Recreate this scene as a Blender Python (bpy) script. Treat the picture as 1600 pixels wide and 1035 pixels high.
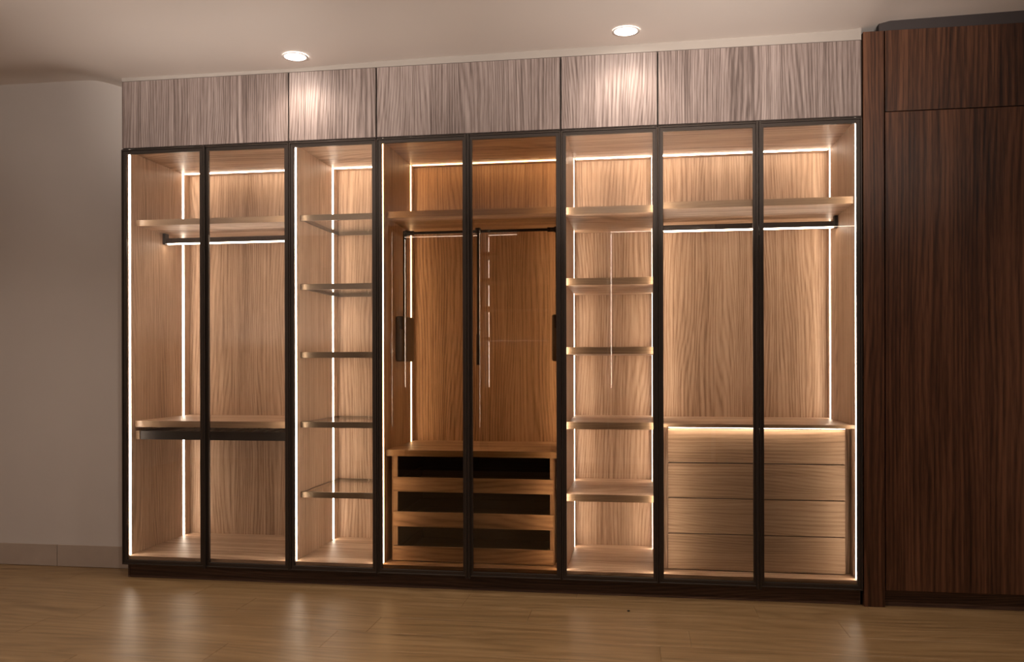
import bpy, bmesh, math, random
from mathutils import Vector, Matrix
for o in list(bpy.data.objects): bpy.data.objects.remove(o, do_unlink=True)
sc = bpy.context.scene
col = sc.collection
random.seed(4)

# ------------------------------------------------------------------ camera
def make_camera():
    yaw, pitch, roll = 0.1588, -0.0002, -0.0022
    fwd = Vector((-math.sin(yaw)*math.cos(pitch), math.cos(yaw)*math.cos(pitch), math.sin(pitch)))
    right = Vector((math.cos(yaw), math.sin(yaw), 0)); up = right.cross(fwd)
    r = right*math.cos(roll) + up*math.sin(roll); u = up*math.cos(roll) - right*math.sin(roll)
    cam = bpy.data.cameras.new('camera'); co = bpy.data.objects.new('camera', cam); col.objects.link(co)
    m = Matrix((r, u, -fwd)).transposed().to_4x4(); m.translation = Vector((2.6051, -4.2056, 1.087))
    co.matrix_world = m
    cam.sensor_fit = 'HORIZONTAL'; cam.sensor_width = 36; cam.lens = 36*1392.34/1600
    cam.shift_x = 24.9/1600; cam.shift_y = 54.2/1600; cam.clip_start = .02; cam.clip_end = 60
    sc.camera = co
make_camera()

# ------------------------------------------------------------------ world, exposure, light levels
w = bpy.data.worlds.new('world'); sc.world = w; w.use_nodes = True
w.node_tree.nodes['Background'].inputs[0].default_value = (.9, .8, .7, 1)
w.node_tree.nodes['Background'].inputs[1].default_value = .02
sc.view_settings.view_transform = 'Standard'; sc.view_settings.look = 'None'
sc.view_settings.exposure = .17; sc.view_settings.gamma = 1; sc.view_settings.use_curve_mapping = False
LED = 19.5            # radiance of the strips
LED_COL = (1, .83, .67)
SPOT_W = 8.5          # each ceiling lamp
SPOT_COL = (1, .84, .72)
FILL_LAMP = 42
SOFT = 50
ADDED_FILL = 560         # added unseen spots behind the camera, brightening ceiling and wardrobe tops

def added_spot(x, tx, watt):
    # unseen spots added to brighten the wardrobe tops and the ceiling before them
    l = bpy.data.lights.new('added_spot', 'SPOT'); l.energy = watt; l.color = (1, .885, .80); l.spot_size = math.radians(27); l.spot_blend = 1; l.shadow_soft_size = .08
    o = bpy.data.objects.new('added_spot', l); col.objects.link(o); o.location = (x, -5.0, 1.25)
    o.rotation_euler = (Vector((tx, -.5, 2.62))-o.location).to_track_quat('-Z', 'Y').to_euler()
def added_uplight(x, y, z, sx, sy, watt):  # unseen area light added to lift the ambient level, no fitting
    l = bpy.data.lights.new('unseen_fill_area', 'AREA'); l.shape = 'RECTANGLE'; l.size = sx; l.size_y = sy; l.energy = watt; l.color = (1, .86, .76)
    o = bpy.data.objects.new('unseen_fill_area', l); col.objects.link(o); o.location = (x, y, z); o.rotation_euler = (math.pi, 0, 0)
added_uplight(.4, -4.95, 1.3, 5.5, 1.1, SOFT)
for x, tx, k in ((.0, -.3, .45), (.9, .75, 1), (1.2, 1.15, .8), (2.5, 2.45, 1.0), (2.8, 3.0, 1), (3.7, 3.6, .7)): added_spot(x, tx, ADDED_FILL*k)

# ------------------------------------------------------------------ materials
def nt(name):
    m = bpy.data.materials.new(name); m.use_nodes = True; t = m.node_tree; t.nodes.clear()
    out = t.nodes.new('ShaderNodeOutputMaterial'); return m, t, out
def N(t, typ, **kw):
    n = t.nodes.new(typ)
    for k, v in kw.items():
        if k.startswith('_'): setattr(n, k[1:], v)
        else: n.inputs[k.replace('__', ' ')].default_value = v
    return n
def math_(t, op, a, b=None, c=None):
    n = t.nodes.new('ShaderNodeMath'); n.operation = op
    for i, v in enumerate((a, b, c)):
        if v is None: continue
        if isinstance(v, (int, float)): n.inputs[i].default_value = v
        else: t.links.new(v, n.inputs[i])
    return n.outputs[0]
def wood(name, dark, mid, light, axis='z', rough=.45, contrast=1., band=9., fine=1., bump=.15, spec=.35, offs=0., swirl=1., wide=0., rnd=37., arch=14.):
    """grain runs along the given world axis"""
    m, t, out = nt(name); L = t.links.new
    geo = t.nodes.new('ShaderNodeNewGeometry'); inf = t.nodes.new('ShaderNodeObjectInfo')
    add = t.nodes.new('ShaderNodeVectorMath'); add.operation = 'ADD'
    mul = t.nodes.new('ShaderNodeVectorMath'); mul.operation = 'SCALE'
    cmb = N(t, 'ShaderNodeCombineXYZ'); 
    for i in range(3): L(inf.outputs['Random'], cmb.inputs[i])
    L(cmb.outputs[0], mul.inputs[0]); mul.inputs[3].default_value = rnd
    L(geo.outputs['Position'], add.inputs[0]); L(mul.outputs[0], add.inputs[1])
    def mapped(a, b):
        mp = t.nodes.new('ShaderNodeMapping'); s = {'z': (a, a, b), 'x': (b, a, a), 'y': (a, b, a)}[axis]
        mp.inputs['Scale'].default_value = s; mp.inputs['Location'].default_value = (offs, offs*1.7, offs*.6); L(add.outputs[0], mp.inputs[0]); return mp.outputs[0]
    # broad tone changes along the grain
    n0 = N(t, 'ShaderNodeTexNoise', Scale=1., Detail=2., Roughness=.5); L(mapped(4.5*fine, .45), n0.inputs['Vector'])
    # growth lines: sine of the cross-grain distance, pushed about by a long stretched field (gives the arches)
    n1 = N(t, 'ShaderNodeTexNoise', Scale=1., Detail=1., Roughness=.4); L(mapped(5.0*fine, .75*swirl), n1.inputs['Vector'])
    n1b = N(t, 'ShaderNodeTexNoise', Scale=1., Detail=3., Roughness=.6); L(mapped(22*fine, 2.2), n1b.inputs['Vector'])
    sp = t.nodes.new('ShaderNodeSeparateXYZ'); L(add.outputs[0], sp.inputs[0])
    o_ = {'z': (0, 1), 'x': (1, 2), 'y': (0, 2)}[axis]
    u = math_(t, 'ADD', sp.outputs[o_[0]], sp.outputs[o_[1]])
    ph = math_(t, 'MULTIPLY', u, band*2*math.pi)
    ph = math_(t, 'ADD', ph, math_(t, 'MULTIPLY', n1.outputs[0], arch*2*math.pi))
    ph = math_(t, 'ADD', ph, math_(t, 'MULTIPLY', n1b.outputs[0], 9.))
    s = math_(t, 'MULTIPLY_ADD', math_(t, 'SINE', ph), .5, .5)
    s = math_(t, 'POWER', s, .6)
    # fine streaks and pores
    n2 = N(t, 'ShaderNodeTexNoise', Scale=1., Detail=4., Roughness=.65); L(mapped(70*fine, 1.4), n2.inputs['Vector'])
    n3 = N(t, 'ShaderNodeTexNoise', Scale=1., Detail=3., Roughness=.6); L(mapped(300*fine, 9), n3.inputs['Vector'])
    v = math_(t, 'MULTIPLY', s, .15)
    v = math_(t, 'ADD', v, math_(t, 'MULTIPLY', n2.outputs[0], .60))
    v = math_(t, 'ADD', v, math_(t, 'MULTIPLY', n3.outputs[0], .40))
    v = math_(t, 'ADD', v, math_(t, 'MULTIPLY', n0.outputs[0], .34))
    if wide:
        nw = N(t, 'ShaderNodeTexNoise', Scale=1., Detail=2., Roughness=.7); L(mapped(13, .18), nw.inputs['Vector'])
        v = math_(t, 'ADD', v, math_(t, 'MULTIPLY', math_(t, 'SUBTRACT', nw.outputs[0], .5), wide))
    v = math_(t, 'MULTIPLY_ADD', math_(t, 'SUBTRACT', v, .76), 2.2*contrast, .5)
    cr = t.nodes.new('ShaderNodeValToRGB'); e = cr.color_ramp.elements
    e[0].position = .08; e[0].color = (*dark, 1); e[1].position = .92; e[1].color = (*light, 1)
    x = e.new(.48); x.color = (*mid, 1); L(v, cr.inputs[0])
    b = N(t, 'ShaderNodeBsdfPrincipled', Roughness=rough); L(cr.outputs[0], b.inputs['Base Color'])
    b.inputs['Specular IOR Level'].default_value = spec
    if bump:
        bp = N(t, 'ShaderNodeBump', Strength=bump, Distance=.002); L(v, bp.inputs['Height']); L(bp.outputs[0], b.inputs['Normal'])
    L(b.outputs[0], out.inputs[0]); return m
def plain(name, c, rough=.5, metal=0., spec=.5, noise=0., nscale=20., bump=0.):
    m, t, out = nt(name); L = t.links.new
    b = N(t, 'ShaderNodeBsdfPrincipled', Roughness=rough, Metallic=metal); b.inputs['Specular IOR Level'].default_value = spec
    tc = t.nodes.new('ShaderNodeTexCoord')
    n = N(t, 'ShaderNodeTexNoise', Scale=nscale, Detail=4.); L(tc.outputs['Object'], n.inputs['Vector'])
    mx = t.nodes.new('ShaderNodeMix'); mx.data_type = 'RGBA'
    mx.inputs['A'].default_value = (*[v*(1-noise) for v in c], 1); mx.inputs['B'].default_value = (*[min(1, v*(1+noise)) for v in c], 1)
    L(n.outputs[0], mx.inputs['Factor']); L(mx.outputs['Result'], b.inputs['Base Color'])
    if bump:
        bp = N(t, 'ShaderNodeBump', Strength=bump, Distance=.003); L(n.outputs[0], bp.inputs['Height']); L(bp.outputs[0], b.inputs['Normal'])
    L(b.outputs[0], out.inputs[0]); return m
def glow(name, c, s):
    m, t, out = nt(name); e = N(t, 'ShaderNodeEmission', Strength=s); e.inputs[0].default_value = (*c, 1)
    t.links.new(e.outputs[0], out.inputs[0]); return m
def glass(name, tint, refl=1.):
    m, t, out = nt(name); L = t.links.new
    tr = t.nodes.new('ShaderNodeBsdfTransparent'); tr.inputs[0].default_value = (*tint, 1)
    gl = N(t, 'ShaderNodeBsdfGlossy', Roughness=.0); gl.inputs[0].default_value = (1, 1, 1, 1)
    fr = N(t, 'ShaderNodeFresnel', IOR=1.5)
    mx = t.nodes.new('ShaderNodeMixShader')
    L(math_(t, 'MULTIPLY', fr.outputs[0], refl), mx.inputs[0]); L(tr.outputs[0], mx.inputs[1]); L(gl.outputs[0], mx.inputs[2])
    L(mx.outputs[0], out.inputs[0]); return m

OAK = ((.25, .150, .090), (.42, .275, .180), (.56, .395, .275))
M = {}
M['oak_v'] = wood('oak_upright', *OAK, axis='z', rough=.5, band=62, contrast=1.15)
M['oak_h'] = wood('oak_lengthwise', *OAK, axis='x', rough=.45, band=24, fine=.5, contrast=1.25, wide=.5)
M['oak_pale'] = wood('oak_drawer_front', (.25, .155, .092), (.37, .24, .15), (.48, .33, .215), axis='x', rough=.5, band=60)
M['edge'] = wood('oak_edging', (.24, .15, .085), (.33, .215, .13), (.42, .29, .18), axis='x', rough=.3, contrast=.6, spec=.6, band=60)
M['ash'] = wood('grey_brown_ash', (.105, .075, .064), (.225, .172, .152), (.37, .30, .272), axis='z', rough=.6, band=66, contrast=1.1, spec=.3)
M['walnut'] = wood('dark_walnut', (.011, .004, .0025), (.060, .023, .011), (.14, .058, .029), axis='z', rough=.36, band=44, contrast=.82, fine=.85, spec=.4, wide=.65, arch=9, swirl=.6)
M['walnut_h'] = wood('dark_walnut_plinth', (.026, .012, .008), (.065, .034, .022), (.12, .068, .044), axis='x', rough=.45, band=60)
M['floor'] = wood('oak_floor', (.150, .088, .036), (.235, .143, .062), (.33, .21, .10), axis='x', rough=.37, band=15, fine=.6, contrast=.85, bump=.3, spec=.6, rnd=.02, arch=9, wide=.3)
M['bronze'] = plain('bronze_aluminium', (.050, .038, .031), .40, .6, noise=.08)
M['black'] = plain('black_coated_metal', (.018, .014, .012), .42, .5, noise=.1)
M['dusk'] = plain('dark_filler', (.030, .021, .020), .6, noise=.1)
M['gap'] = plain('shadow_gap', (.012, .009, .008), .8)
M['tray'] = plain('unlit_lining', (.014, .008, .005), .8, noise=.25)  # near-black: the unlit drawer interior is put into the colour
M['lift'] = plain('brown_plastic', (.075, .05, .028), .45, noise=.08)
M['shelfmetal'] = plain('brushed_bronze', (.17, .125, .085), .33, .9, noise=.06, nscale=60)
M['chrome'] = plain('nickel', (.7, .66, .6), .25, 1.)
M['plaster'] = plain('wall_paint', (.55, .50, .462), .85, noise=.03, nscale=6, bump=.12, spec=.2)
M['ceiling'] = plain('ceiling_paint', (.76, .69, .64), .9, noise=.02, nscale=3, bump=.03, spec=.2)
M['tile'] = plain('beige_tile', (.40, .325, .27), .45, noise=.12, nscale=9)
M['grout'] = plain('grout', (.55, .49, .43), .9, noise=.1)
M['led'] = glow('led_light', LED_COL, LED)
M['led_far'] = glow('led_light_facing', LED_COL, 13)
M['filler'] = plain('filler_shaded', (.34, .30, .265), .8, noise=.03, nscale=8)  # plaster tone darkened to carry the strip's shade
M['lamp'] = glow('lamp_light', (1, .93, .85), 30)
M['white'] = plain('white_lamp_trim', (.85, .8, .76), .5)
M['clear'] = glass('clear_door_glass', (.97, .96, .945))
M['smoke'] = glass('bronze_tinted_glass', (.76, .64, .49), 1.0)
M['shelfglass'] = glass('shelf_glass', (.97, .97, .955), .55)

# ------------------------------------------------------------------ helpers
def bx(bm, x0, x1, y0, y1, z0, z1):
    vs = [bm.verts.new((x, y, z)) for x in (x0, x1) for y in (y0, y1) for z in (z0, z1)]
    for f in ((0, 1, 3, 2), (4, 6, 7, 5), (0, 4, 5, 1), (2, 3, 7, 6), (0, 2, 6, 4), (1, 5, 7, 3)):
        bm.faces.new([vs[i] for i in f])
def cyl(bm, p, q, r, n=16, r2=None):
    p, q = Vector(p), Vector(q); d = (q-p).normalized(); a = d.orthogonal().normalized(); b = d.cross(a)
    r2 = r if r2 is None else r2; A = []; B = []
    for i in range(n):
        c = math.cos(2*math.pi*i/n); s = math.sin(2*math.pi*i/n)
        A.append(bm.verts.new(p+(a*c+b*s)*r)); B.append(bm.verts.new(q+(a*c+b*s)*r2))
    for i in range(n): bm.faces.new((A[i], A[(i+1) % n], B[(i+1) % n], B[i]))
    bm.faces.new(A[::-1]); bm.faces.new(B)
def worldloc(o):
    v = Vector((0, 0, 0))
    while o: v = v+o.location; o = o.parent
    return v
def obj(name, bm, m, parent=None, bevel=0., seg=2, origin=None, smooth=False):
    if bevel:
        bmesh.ops.recalc_face_normals(bm, faces=bm.faces)
        es = [e for e in bm.edges if len(e.link_faces) == 2 and e.calc_face_angle(0) > .6]
        bmesh.ops.bevel(bm, geom=es, offset=bevel, segments=seg, affect='EDGES', profile=.6, clamp_overlap=True)
    bmesh.ops.recalc_face_normals(bm, faces=bm.faces)
    base = worldloc(parent) if parent else Vector((0, 0, 0))
    if origin is None:
        lo = [min(v.co[i] for v in bm.verts) for i in range(3)]; hi = [max(v.co[i] for v in bm.verts) for i in range(3)]
        origin = Vector(((lo[0]+hi[0])/2, (lo[1]+hi[1])/2, lo[2]))
    origin = Vector(origin)
    bmesh.ops.translate(bm, verts=bm.verts, vec=-origin)
    me = bpy.data.meshes.new(name); bm.to_mesh(me); bm.free()
    if smooth:
        for f in me.polygons: f.use_smooth = True
    me.materials.append(M[m]); o = bpy.data.objects.new(name, me); col.objects.link(o)
    if parent: o.parent = parent
    o.location = origin-base
    return o
def box(name, m, parent, x0, x1, y0, y1, z0, z1, bevel=.0012, seg=1):
    bm = bmesh.new(); bx(bm, x0, x1, y0, y1, z0, z1); return obj(name, bm, m, parent, bevel, seg)
def tag(o, label=None, cat=None, group=None, kind=None):
    for k, v in (('label', label), ('category', cat), ('group', group), ('kind', kind)):
        if v: o[k] = v
    return o
def thing(name, loc, label, cat, group=None):
    o = bpy.data.objects.new(name, None); o.empty_display_size = .1; col.objects.link(o); o.location = loc
    return tag(o, label, cat, group)

# ------------------------------------------------------------------ key measures (metres)
X0, W = -.0108, .4509
X = [X0+W*k for k in range(9)]
ZK, ZT, ZP = .0725, 2.196, 2.544          # door bottom, door top, top of upper doors
ZI, ZO = .112, 2.197                      # cabinet floor, cabinet ceiling
YB = .665                                 # back panel
PT = .0192                                # half joint thickness (one side panel)
YF = .022                                 # carcass front
RX0, RX1, RY0 = -2.6, 5.4, -5.6           # room

# ------------------------------------------------------------------ room shell
bm = bmesh.new(); bx(bm, RX0, RX1, RY0, .80, -.12, -.012)
floor = obj('floor', bm, 'gap', None); tag(floor, kind='structure')
rows = []; y = -.70
while y > RY0: y -= .22
y += .22
ys = [RY0] + [y+.22*i for i in range(60) if RY0 < y+.22*i < .20] + [.22]
for r, (a, b) in enumerate(zip(ys[:-1], ys[1:])):
    near = abs(b+.70) < .01 
    off = 2.684 if near else 2.684+[.43, -.37, .61, .12, -.55][r % 5]
    x = off-1.3*6
    while x < RX1:
        x0, x1 = max(x, RX0), min(x+1.3, RX1)
        if x1-x0 > .02:
            bm = bmesh.new(); bx(bm, x0+.0004, x1-.0004, a+.0001, b-.0001, -.011, 0)
            obj('floorboard', bm, 'floor', floor, .0006, 1)
        x += 1.3
def ceil_z(x, y):
    def ss(a, b, v):
        v = max(0, min(1, (v-a)/(b-a))); return v*v*(3-2*v)
    pts = [(-9, 2.59), (.05, 2.566), (.9, 2.564), (1.4, 2.577), (2.3, 2.584), (3.2, 2.59), (3.58, 2.596), (3.72, 2.627), (4.3, 2.638), (9, 2.64)]
    for (a, za), (b, zb) in zip(pts[:-1], pts[1:]):
        if a <= x <= b: z = za+(zb-za)*(x-a)/(b-a); break
    near = ss(-.75, -.12, y)
    z = 2.595+(z-2.595)*near
    z += .072*ss(.0, .35, -x)*ss(-.35, .2, y)
    return z
bm = bmesh.new(); xs = [RX0+(RX1-RX0)*i/200 for i in range(201)]; yy = [RY0, -3, -1.5, -.9]+[-.8+.04*i for i in range(41)]
g = [[bm.verts.new((x, y, ceil_z(x, y))) for y in yy] for x in xs]
top = [[bm.verts.new((x, y, 2.85)) for y in (RY0, yy[-1])] for x in (RX0, RX1)]
for i in range(len(xs)-1):
    for j in range(len(yy)-1): bm.faces.new((g[i][j], g[i+1][j], g[i+1][j+1], g[i][j+1]))
bm.faces.new((top[0][0], top[0][1], top[1][1], top[1][0]))
ce = obj('ceiling', bm, 'ceiling', None, smooth=True); tag(ce, kind='structure')
def wall(name, *a):
    bm = bmesh.new(); bx(bm, *a); return tag(obj(name, bm, 'plaster'), kind='structure')
wall('wall_back', RX0, X0-.004, .215, .80, 0, 2.85)
wall('wall_niche', X0-.004, RX1, .70, .80, 0, 2.85)
wall('wall_left', RX0-.1, RX0, RY0, .80, 0, 2.85)
wall('wall_right', RX1, RX1+.1, RY0, .80, 0, 2.85)
wall('wall_front', RX0-.1, RX1+.1, RY0-.1, RY0, 0, 2.85)
# plaster filler between the upper doors and the ceiling, its shade put into the colour
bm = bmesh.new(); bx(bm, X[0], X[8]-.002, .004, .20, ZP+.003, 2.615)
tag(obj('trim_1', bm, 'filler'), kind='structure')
# tiled skirting on the pale wall
bm = bmesh.new(); bx(bm, RX0, X0-.006, .209, .2148, .002, .115)
bb = obj('baseboard_back', bm, 'grout'); tag(bb, kind='structure')
x = X0-.006
first = True
while x > RX0:
    x0 = max(RX0, (-.522 if first else x-.6)); first = False
    box('baseboard_tile', 'tile', bb, x0+.0015, x-.0015, .202, .209, .001, .118, .0012); x = x0

# ------------------------------------------------------------------ ceiling lamps
def downlight(x, y, label, watt, group=None):
    z = ceil_z(x, y)
    t = thing('ceiling_downlight', (x, y, z), label, 'ceiling lamp', group)
    bm = bmesh.new(); n = 40; rings = [(.060, -.001), (.062, -.004), (.052, -.005), (.049, -.002), (.046, .0)]
    vs = [[bm.verts.new((x+r*math.cos(2*math.pi*i/n), y+r*math.sin(2*math.pi*i/n), z+dz)) for i in range(n)] for r, dz in rings]
    for a, b in zip(vs[:-1], vs[1:]):
        for i in range(n): bm.faces.new((a[i], a[(i+1) % n], b[(i+1) % n], b[i]))
    obj('trim_ring', bm, 'white', t, smooth=True)
    bm = bmesh.new(); cyl(bm, (x, y, z-.0035), (x, y, z-.0005), .050, 32); obj('diffuser', bm, 'lamp', t)
    l = bpy.data.lights.new('downlight_beam', 'SPOT'); l.energy = watt; l.color = SPOT_COL; l.spot_size = math.radians(150); l.spot_blend = .9
    l.shadow_soft_size = .03; lo = bpy.data.objects.new('downlight_beam', l); col.objects.link(lo); lo.parent = t; lo.location = (0, 0, -.035)
downlight(.988, -.155, 'round recessed ceiling lamp glowing above the left end of the wardrobes', SPOT_W)
downlight(2.551, -.173, 'round recessed ceiling lamp glowing above the right end of the wardrobes', SPOT_W)
for x, y, wh in ((-.6, -1.4, 'leftmost'), (.99, -1.4, 'second from the left'), (2.55, -1.4, 'third from the left'), (4.1, -1.4, 'rightmost')):
    downlight(x, y, 'round recessed ceiling lamp, %s of the row nearer the camera' % wh, FILL_LAMP, 'ceiling lamps nearer the camera')

# ------------------------------------------------------------------ wardrobe units
def door(t, k, glassmat, handle_side):
    """bronze framed glass door over bay k"""
    x0, x1 = X[k]+.0012, X[k+1]-.0012; z0, z1 = ZK, ZT; s = .0225
    bm = bmesh.new()
    def ring(a0, a1, c0, c1, wdt, y0, y1):      # mitred rectangular frame
        o_ = [(a0, c0), (a1, c0), (a1, c1), (a0, c1)]; i_ = [(a0+wdt, c0+wdt), (a1-wdt, c0+wdt), (a1-wdt, c1-wdt), (a0+wdt, c1-wdt)]
        V = lambda pts, y: [bm.verts.new((a, y, c)) for a, c in pts]
        of, if_, ob, ib = V(o_, y0), V(i_, y0), V(o_, y1), V(i_, y1)
        for q in range(4):
            r = (q+1) % 4
            bm.faces.new((of[q], of[r], if_[r], if_[q])); bm.faces.new((ob[q], ib[q], ib[r], ob[r]))
            bm.faces.new((of[q], ob[q], ob[r], of[r])); bm.faces.new((if_[q], if_[r], ib[r], ib[q]))
    ring(x0, x1, z0, z1, .0065, -.004, .019)                                  # outer flange
    ring(x0+.0066, x1-.0066, z0+.0066, z1-.0066, s-.0066, .002, .018)         # inner face, set back
    d = obj('door', bm, 'bronze', t, .0008, 1)
    box('glass_pane', glassmat, d, x0+s-.004, x1-s+.004, .0085, .0125, z0+s-.004, z1-s+.004, 0)
    if handle_side:
        hx = x0+.001 if handle_side < 0 else x1-.010
        bm = bmesh.new(); bx(bm, hx, hx+.009, -.016, -.004, z0-.006, z1+.001)
        bx(bm, hx+(-.001 if handle_side < 0 else .007), hx+(.002 if handle_side < 0 else .010), -.020, -.004, z0-.006, z1+.001)
        obj('handle_profile', bm, 'bronze', d, .0006, 1)
def unit(name, k0, k1, label, glassmat, group=None):
    """open carcass with light strips; inner faces returned"""
    a, b = X[k0], X[k1]; xa, xb = a+PT, b-PT
    t = thing(name, ((a+b)/2, YB/2, ZK), label, 'wardrobe')
    box('side_panel', 'oak_v', t, a+.0004, xa, YF, .69, ZK, ZT+.002)
    box('side_panel', 'oak_v', t, xb, b-.0004, YF, .69, ZK, ZT+.002)
    box('back_panel', 'oak_v', t, xa, xb, YB, YB+.02, ZI-.02, ZO)
    box('bottom_panel', 'oak_h', t, xa, xb, YF+.002, YB, ZK+.001, ZI)
    box('top_panel', 'oak_h', t, xa, xb, YF+.002, YB, ZO, ZT+.0025, 0)
    # strips let into the sides: front and rear on both sides, one across the back under the top
    for x, s in ((xa, 1), (xb, -1)):
        for yc, hw, pr in ((.043, .0085, .0006), (.590, .0105, .0009)):
            bm = bmesh.new(); bx(bm, min(x, x+s*pr), max(x, x+s*pr), yc-hw, yc+hw, ZI+.002, ZO-.001)
            obj('led_strip', bm, 'led', t, .0004, 1)
    bm = bmesh.new(); bx(bm, xa+.01, xb-.01, .585, .594, ZO-.005, ZO); obj('led_strip', bm, 'led', t, .002, 2)
    return t, xa, xb
def shelf(t, xa, xb, ztop, yf, th=.031, m='oak_h', name='shelf'):
    s = box(name, m, t, xa, xb, yf+.0015, YB, ztop-th, ztop, 0)
    box('edge_band', 'edge', s, xa, xb, yf, yf+.0014, ztop-th, ztop, .0005)
    return s
def lit_rail(t, xa, xb, z0, z1, y0, ends, ztop):
    bm = bmesh.new(); bx(bm, xa+.002, xb-.002, y0, y0+.022, z0, z1)
    r = obj('hanging_rail', bm, 'bronze', t, .002, 2)
    for x, s in ((xa, 1), (xb, -1)):
        b = bmesh.new(); bx(b, min(x, x+s*.016), max(x, x+s*.016), y0-.008, y0+.030, z0-.006, ztop)
        obj('rail_bracket', b, 'black', r, .002, 2)
    b = bmesh.new(); bx(b, xa+.02, xb-.02, y0+.003, y0+.019, z0-.006, z0); obj('led_strip', b, 'led', r, .001, 1)

# --- left double wardrobe: shelf, lit rail, shelf with trouser rack
t, xa, xb = unit('double_wardrobe', 0, 2, 'double glass-door wardrobe at the left end with a dark pull-out rack under its lower shelf', 'clear')
AX = t
shelf(t, xa, xb, 1.852, .10); shelf(t, xa, xb, .803, .088, .033)
lit_rail(t, xa, xb, 1.767, 1.795, .375, 0, 1.821)
bm = bmesh.new(); x0, x1 = xa+.024, xb-.024
bx(bm, x0, x1, .098, .112, .705, .750)
rk = obj('trouser_rack', bm, 'black', t, .001, 1)
box('rack_back', 'black', rk, x0, x1, .56, .574, .715, .75)
for x in (x0, x1-.012):
    box('rack_side', 'black', rk, x, x+.012, .112, .56, .715, .75)
for i in range(12):
    x = x0+.05+(x1-x0-.1)*i/11
    bm = bmesh.new(); cyl(bm, (x, .112, .735), (x, .56, .735), .005, 10); obj('rack_bar', bm, 'bronze', rk, smooth=True)
for x in (xa, xb-.022): box('rack_spacer', 'edge', t, x, x+.022, .094, .60, .705, .750)
box('rack_backing', 'tray', t, xa+.001, xb-.001, .60, .61, .752, .7695)
door(t, 0, 'clear', 0); door(t, 1, 'clear', -1)

# --- narrow wardrobe with five metal-framed glass shelves
t, xa, xb = unit('narrow_wardrobe', 2, 3, 'narrow single-door wardrobe with five bronze-framed glass shelves', 'clear')
for i, z in enumerate((1.852, 1.502, 1.157, .804, .449)):
    bm = bmesh.new(); yf = .10
    bx(bm, xa+.001, xb-.001, yf, yf+.012, z-.030, z)
    bx(bm, xa+.001, xa+.013, yf+.012, YB-.004, z-.024, z-.002); bx(bm, xb-.013, xb-.001, yf+.012, YB-.004, z-.024, z-.002)
    bx(bm, xa+.013, xb-.013, YB-.016, YB-.004, z-.024, z-.002)
    s = obj('glass_shelf', bm, 'shelfmetal', t, .001, 1)
    box('glass_plate', 'shelfglass', s, xa+.0135, xb-.0135, yf+.0125, YB-.0165, z-.009, z-.003, 0)
door(t, 2, 'clear', 0)

# --- middle double wardrobe: tinted doors, pull-down rail, three tray drawers
t, xa, xb = unit('double_wardrobe', 3, 5, 'double glass-door wardrobe in the middle with dimmer tinted doors, pull-down rail and open drawers', 'smoke')
shelf(t, xa, xb, 1.858, .11, .032)
# pull-down clothes lift
yl = .345; zr = 1.783
bm = bmesh.new(); cyl(bm, (xa+.045, yl, zr), (xb-.045, yl, zr), .0075, 16)
for x, s in ((xa+.045, 1), (xb-.045, -1)):
    cyl(bm, (x, yl, zr), (x+s*.035, yl, zr), .012, 16)
    cyl(bm, (x-s*.012, yl, zr), (x, yl, zr), .0155, 16)
lf = obj('clothes_lift', bm, 'black', t, smooth=False)
xm = (xa+xb)/2-.008
bm = bmesh.new(); cyl(bm, (xm, yl-.012, zr+.014), (xm, yl-.012, 1.25), .0065, 12); cyl(bm, (xm, yl-.012, 1.25), (xm, yl-.012, 1.09), .0095, 14)
bx(bm, xm-.012, xm+.012, yl-.02, yl+.012, zr-.012, zr+.016); obj('pull_rod', bm, 'black', lf, 0)
for x, s in ((xa, 1), (xb, -1)):
    bm = bmesh.new(); xx = x+s*.030; bx(bm, xx-.008, xx+.008, yl-.006, yl+.006, 1.30, zr+.012); obj('lift_arm', bm, 'black', lf, .001, 1)
    bm = bmesh.new(); bx(bm, min(x, x+s*.052), max(x, x+s*.052), yl-.075, yl+.115, 1.108, 1.345)
    h = obj('lift_housing', bm, 'lift', lf, .014, 4, smooth=True)
    bm = bmesh.new(); bx(bm, min(x+s*.020, x+s*.040), max(x+s*.020, x+s*.040), yl-.0765, yl-.06, 1.275, 1.340); obj('arm_slot', bm, 'gap', h, .002, 1)
# counter and drawers
shelf(t, xa, xb, .668, .092, .031, name='counter')
sx0, sx1 = xa+.021, xb-.026
box('drawer_side', 'oak_v', t, sx0, sx0+.030, .122, YB, ZI, .637); box('drawer_side', 'oak_v', t, sx1-.022, sx1, .122, YB, ZI, .637)
for zt_, zb_ in ((.531, .460), (.359, .286), (.188, .117)):
    bm = bmesh.new(); bx(bm, sx0+.012, sx1-.004, .102, .120, zb_, zt_); dr = obj('drawer', bm, 'oak_h', t, .001, 1)
    box('drawer_base', 'tray', dr, sx0+.034, sx1-.026, .1225, .60, zb_+.012, zb_+.020, 0)
    box('drawer_wall', 'tray', dr, sx0+.032, sx0+.042, .1215, .60, zb_+.012, zt_-.006); box('drawer_wall', 'tray', dr, sx1-.036, sx1-.025, .1215, .60, zb_+.012, zt_-.006)
    box('drawer_wall', 'tray', dr, sx0+.042, sx1-.036, .59, .60, zb_+.012, zt_-.006)
    bm = bmesh.new(); cyl(bm, (sx1-.030, .128, zt_-.010), (sx1-.030, .128, zt_+.005), .004, 10); obj('clip', bm, 'chrome', dr)
box('drawer_backing', 'tray', t, sx0+.030, sx1-.022, .63, .64, ZI, .637, 0)
for x0_, x1_ in ((sx0+.030, sx0+.0315), (sx1-.0235, sx1-.022)): box('drawer_shade_lining', 'tray', t, x0_, x1_, .124, .63, ZI, .637, 0)  # dark sheets added to stand for the unlit drawer interior
door(t, 3, 'smoke', 1); door(t, 4, 'smoke', -1)

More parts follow.
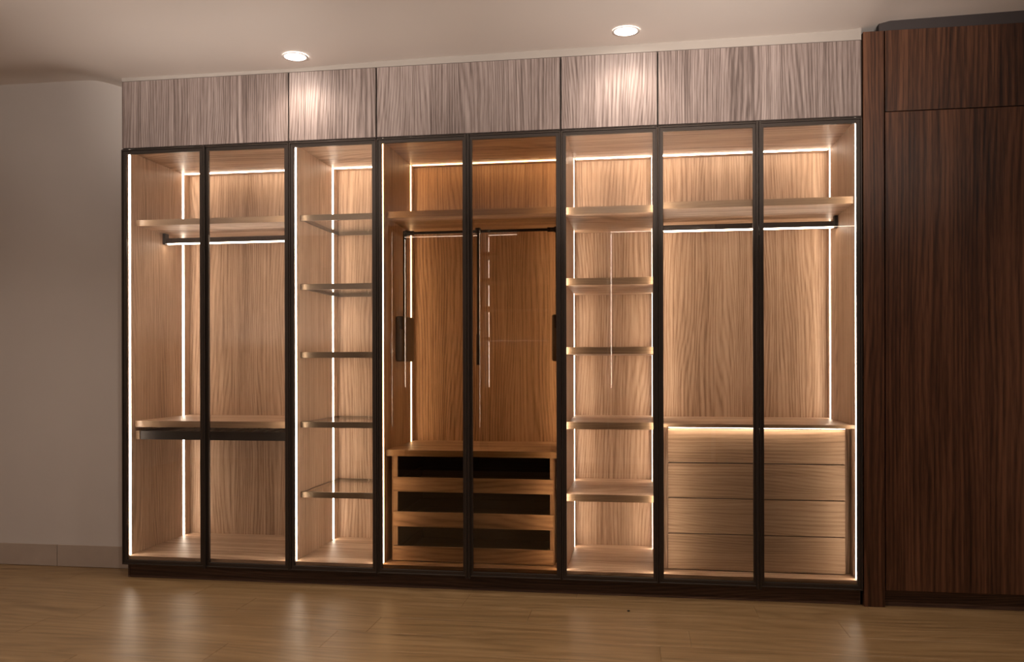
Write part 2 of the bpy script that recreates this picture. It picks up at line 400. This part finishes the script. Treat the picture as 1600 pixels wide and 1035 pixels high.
# --- narrow wardrobe with five wooden shelves
t, xa, xb = unit('narrow_wardrobe', 5, 6, 'narrow single-door wardrobe with five wooden shelves, brightly lit', 'clear')
for z in (1.842, 1.503, 1.174, .816, .472): shelf(t, xa, xb, z, .05, .034)
door(t, 5, 'clear', 0)

# --- right double wardrobe: shelf, lit rail, counter over four drawers
t, xa, xb = unit('double_wardrobe', 6, 8, 'double glass-door wardrobe at the right end with a counter over four closed drawers', 'clear')
shelf(t, xa, xb, 1.857, .072, .032)
lit_rail(t, xa, xb, 1.772, 1.799, .41, 0, 1.825)
c = shelf(t, xa, xb, .811, .062, .017, name='counter')
b = bmesh.new(); bx(b, xa+.03, xb-.035, .100, .112, .7895, .794); obj('led_strip', b, 'led', c, .001, 1)
dx0, dx1 = xa+.027, xb-.030
box('drawer_side', 'oak_v', t, xa+.001, dx0-.001, .135, YB, ZI, .793); box('drawer_side', 'oak_v', t, dx1+.001, xb-.001, .16, YB, ZI, .793)
zj = [.1145, .286, .455, .623, .786]
for z0, z1 in zip(zj[:-1], zj[1:]):
    bm = bmesh.new(); bx(bm, dx0, dx1, .12, .138, z0+.0022, z1-.0022); dr = obj('drawer', bm, 'oak_pale', t, .0008, 1)
    bm = bmesh.new(); bx(bm, dx0+.02, dx1-.02, .1385, .60, z0+.01, z1-.02); obj('drawer_box', bm, 'tray', dr)
door(t, 6, 'clear', 1); door(t, 7, 'clear', -1)

# ------------------------------------------------------------------ upper cupboards
ups = [(0, 2, 'wide grey-brown upper cupboard at the left end under the ceiling'),
       (2, 3, 'narrow grey-brown upper cupboard above the glass-shelf wardrobe'),
       (3, 5, 'wide grey-brown upper cupboard above the tinted middle wardrobe'),
       (5, 6, 'narrow grey-brown upper cupboard above the wardrobe with wooden shelves'),
       (6, 8, 'wide grey-brown upper cupboard at the right end beside the dark walnut panel')]
for a, b, lab in ups:
    x0, x1 = X[a], X[b]
    t = thing('upper_cupboard', ((x0+x1)/2, .3, ZT+.004), lab, 'cupboard')
    box('carcass', 'gap', t, x0+.0005, x1-.0005, .024, .69, ZT+.0035, ZP-.001, 0)
    box('cupboard_door', 'ash', t, x0+.0035, x1-.0045, 0, .0185, ZT+.0085, ZP, .0015, 2)
    box('edge_profile', 'bronze', t, x1-.0038, x1-.0006, .004, .0225, ZT+.004, ZP, .0004)
    box('lower_profile', 'bronze', t, x0+.001, x1-.001, .003, .0225, ZT+.0035, ZT+.006, .0004)

# ------------------------------------------------------------------ plinth under the glass wardrobes
t = thing('plinth', (1.8, .04, 0), 'dark walnut plinth board running under all the glass-door wardrobes', 'plinth')
box('plinth_board', 'walnut_h', t, .014, X[8]-.004, .032, .050, 0, ZK-.001)
box('plinth_return', 'walnut_h', t, .002, .0135, .031, .20, 0, ZK-.001)
for x in (.9, 1.8, 2.7): box('plinth_support', 'walnut_h', t, x-.01, x+.01, .0505, .66, 0, ZK-.001)

# ------------------------------------------------------------------ dark walnut built-in on the right
FX0, FX1 = X[8]+.006, 3.691
t = thing('filler_panel', ((FX0+FX1)/2, .02, 0), 'narrow floor-to-ceiling dark walnut panel between the glass wardrobes and the walnut cupboard', 'panel')
box('upright_board', 'walnut', t, FX0, FX1, .006, .030, 0, 2.582)
box('side_board', 'walnut', t, FX0, FX0+.018, .0305, .68, 0, 2.582)
t = thing('tall_cupboard', (4.4, .3, 0), 'tall dark walnut cupboard with a long door below a short one at the right edge', 'cupboard')
box('carcass', 'gap', t, FX1+.004, RX1-.01, .026, .68, .079, 2.58, 0)
box('plinth_board', 'walnut_h', t, FX1+.001, RX1-.01, .034, .060, 0, .078)
for a, b in ((3.695, 4.545), (4.548, 5.385)):
    box('lower_door', 'walnut', t, a, b, 0, .022, .078, 2.215, .0012, 2)
    box('upper_door', 'walnut', t, a, b, 0, .022, 2.2195, 2.580, .0012, 2)
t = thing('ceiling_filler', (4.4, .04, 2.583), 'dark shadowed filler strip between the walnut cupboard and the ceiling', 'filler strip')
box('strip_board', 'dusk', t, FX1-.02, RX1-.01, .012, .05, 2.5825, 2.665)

# small dark speck lying on the floorboards
bm = bmesh.new(); bmesh.ops.create_icosphere(bm, subdivisions=2, radius=.006)
for v in bm.verts: v.co = Vector((v.co.x*(1+.3*math.sin(9*v.co.y*100)), v.co.y*1.1, v.co.z*.5))
bmesh.ops.translate(bm, verts=bm.verts, vec=(2.558, -.233, .003))
tag(obj('floor_speck', bm, 'gap', None, smooth=True), 'tiny dark crumb lying on the wooden floor in front of the wardrobes', 'crumb')

# ------------------------------------------------------------------ lit open wardrobe across the room (seen mirrored in the door glass)
YO, ZL = -5.3, 2.5
t = thing('facing_wardrobe', (2.4, YO, 0), 'open lit wardrobe across the room, mirrored faintly in the glass doors', 'wardrobe')
secs = [(.05, .965, ()), (.985, 1.70, (2.26, 1.99, 1.7, 1.38)), (2.30, 3.35, ()), (4.47, 5.3, (2.24,))]
box('back_panel', 'walnut', t, .02, 5.36, -5.38, -5.36, .08, 2.55, 0)
box('top_panel', 'walnut_h', t, .02, 5.36, -5.36, -4.80, 2.515, 2.55, 0)
box('bottom_panel', 'walnut_h', t, .02, 5.36, -5.36, -4.80, .0, .10, 0)
for x in (.028, .975, 1.71, 2.28, 3.36, 4.45, 5.34): box('side_panel', 'walnut', t, x-.010, x+.010, -5.36, -4.80, .10, 2.515, 0)
for a, b, sh in secs:
    for z in sh: box('shelf', 'walnut_h', t, a+.001, b-.001, -5.33, -4.85, z-.035, z, 0)
    box('led_strip', 'led_far', t, a+.015, (1.31 if a == .985 else b-.02), YO-.003, YO+.003, ZL-.003, ZL+.003, 0)
    box('led_strip', 'led_far', t, a+.015, a+.021, YO-.003, YO+.003, .85, ZL-.02, 0)
    if a < 2: box('led_strip', 'led_far', t, a+.001, a+.0022, -4.832, -4.828, .45, ZL-.02, 0)

for o in col.objects:
    if o.name.split('.')[0] == 'led_strip': o['label'] = 'glowing warm white light strip'
    elif o.name.split('.')[0] == 'trouser_rack': o['label'] = 'dark pull-out trouser rack'
    elif o.name.split('.')[0] == 'glass_shelf': o['label'] = 'clear glass shelf in a bronze frame'
    elif o.name.split('.')[0] == 'rail_bracket': o['label'] = 'dark rail bracket'
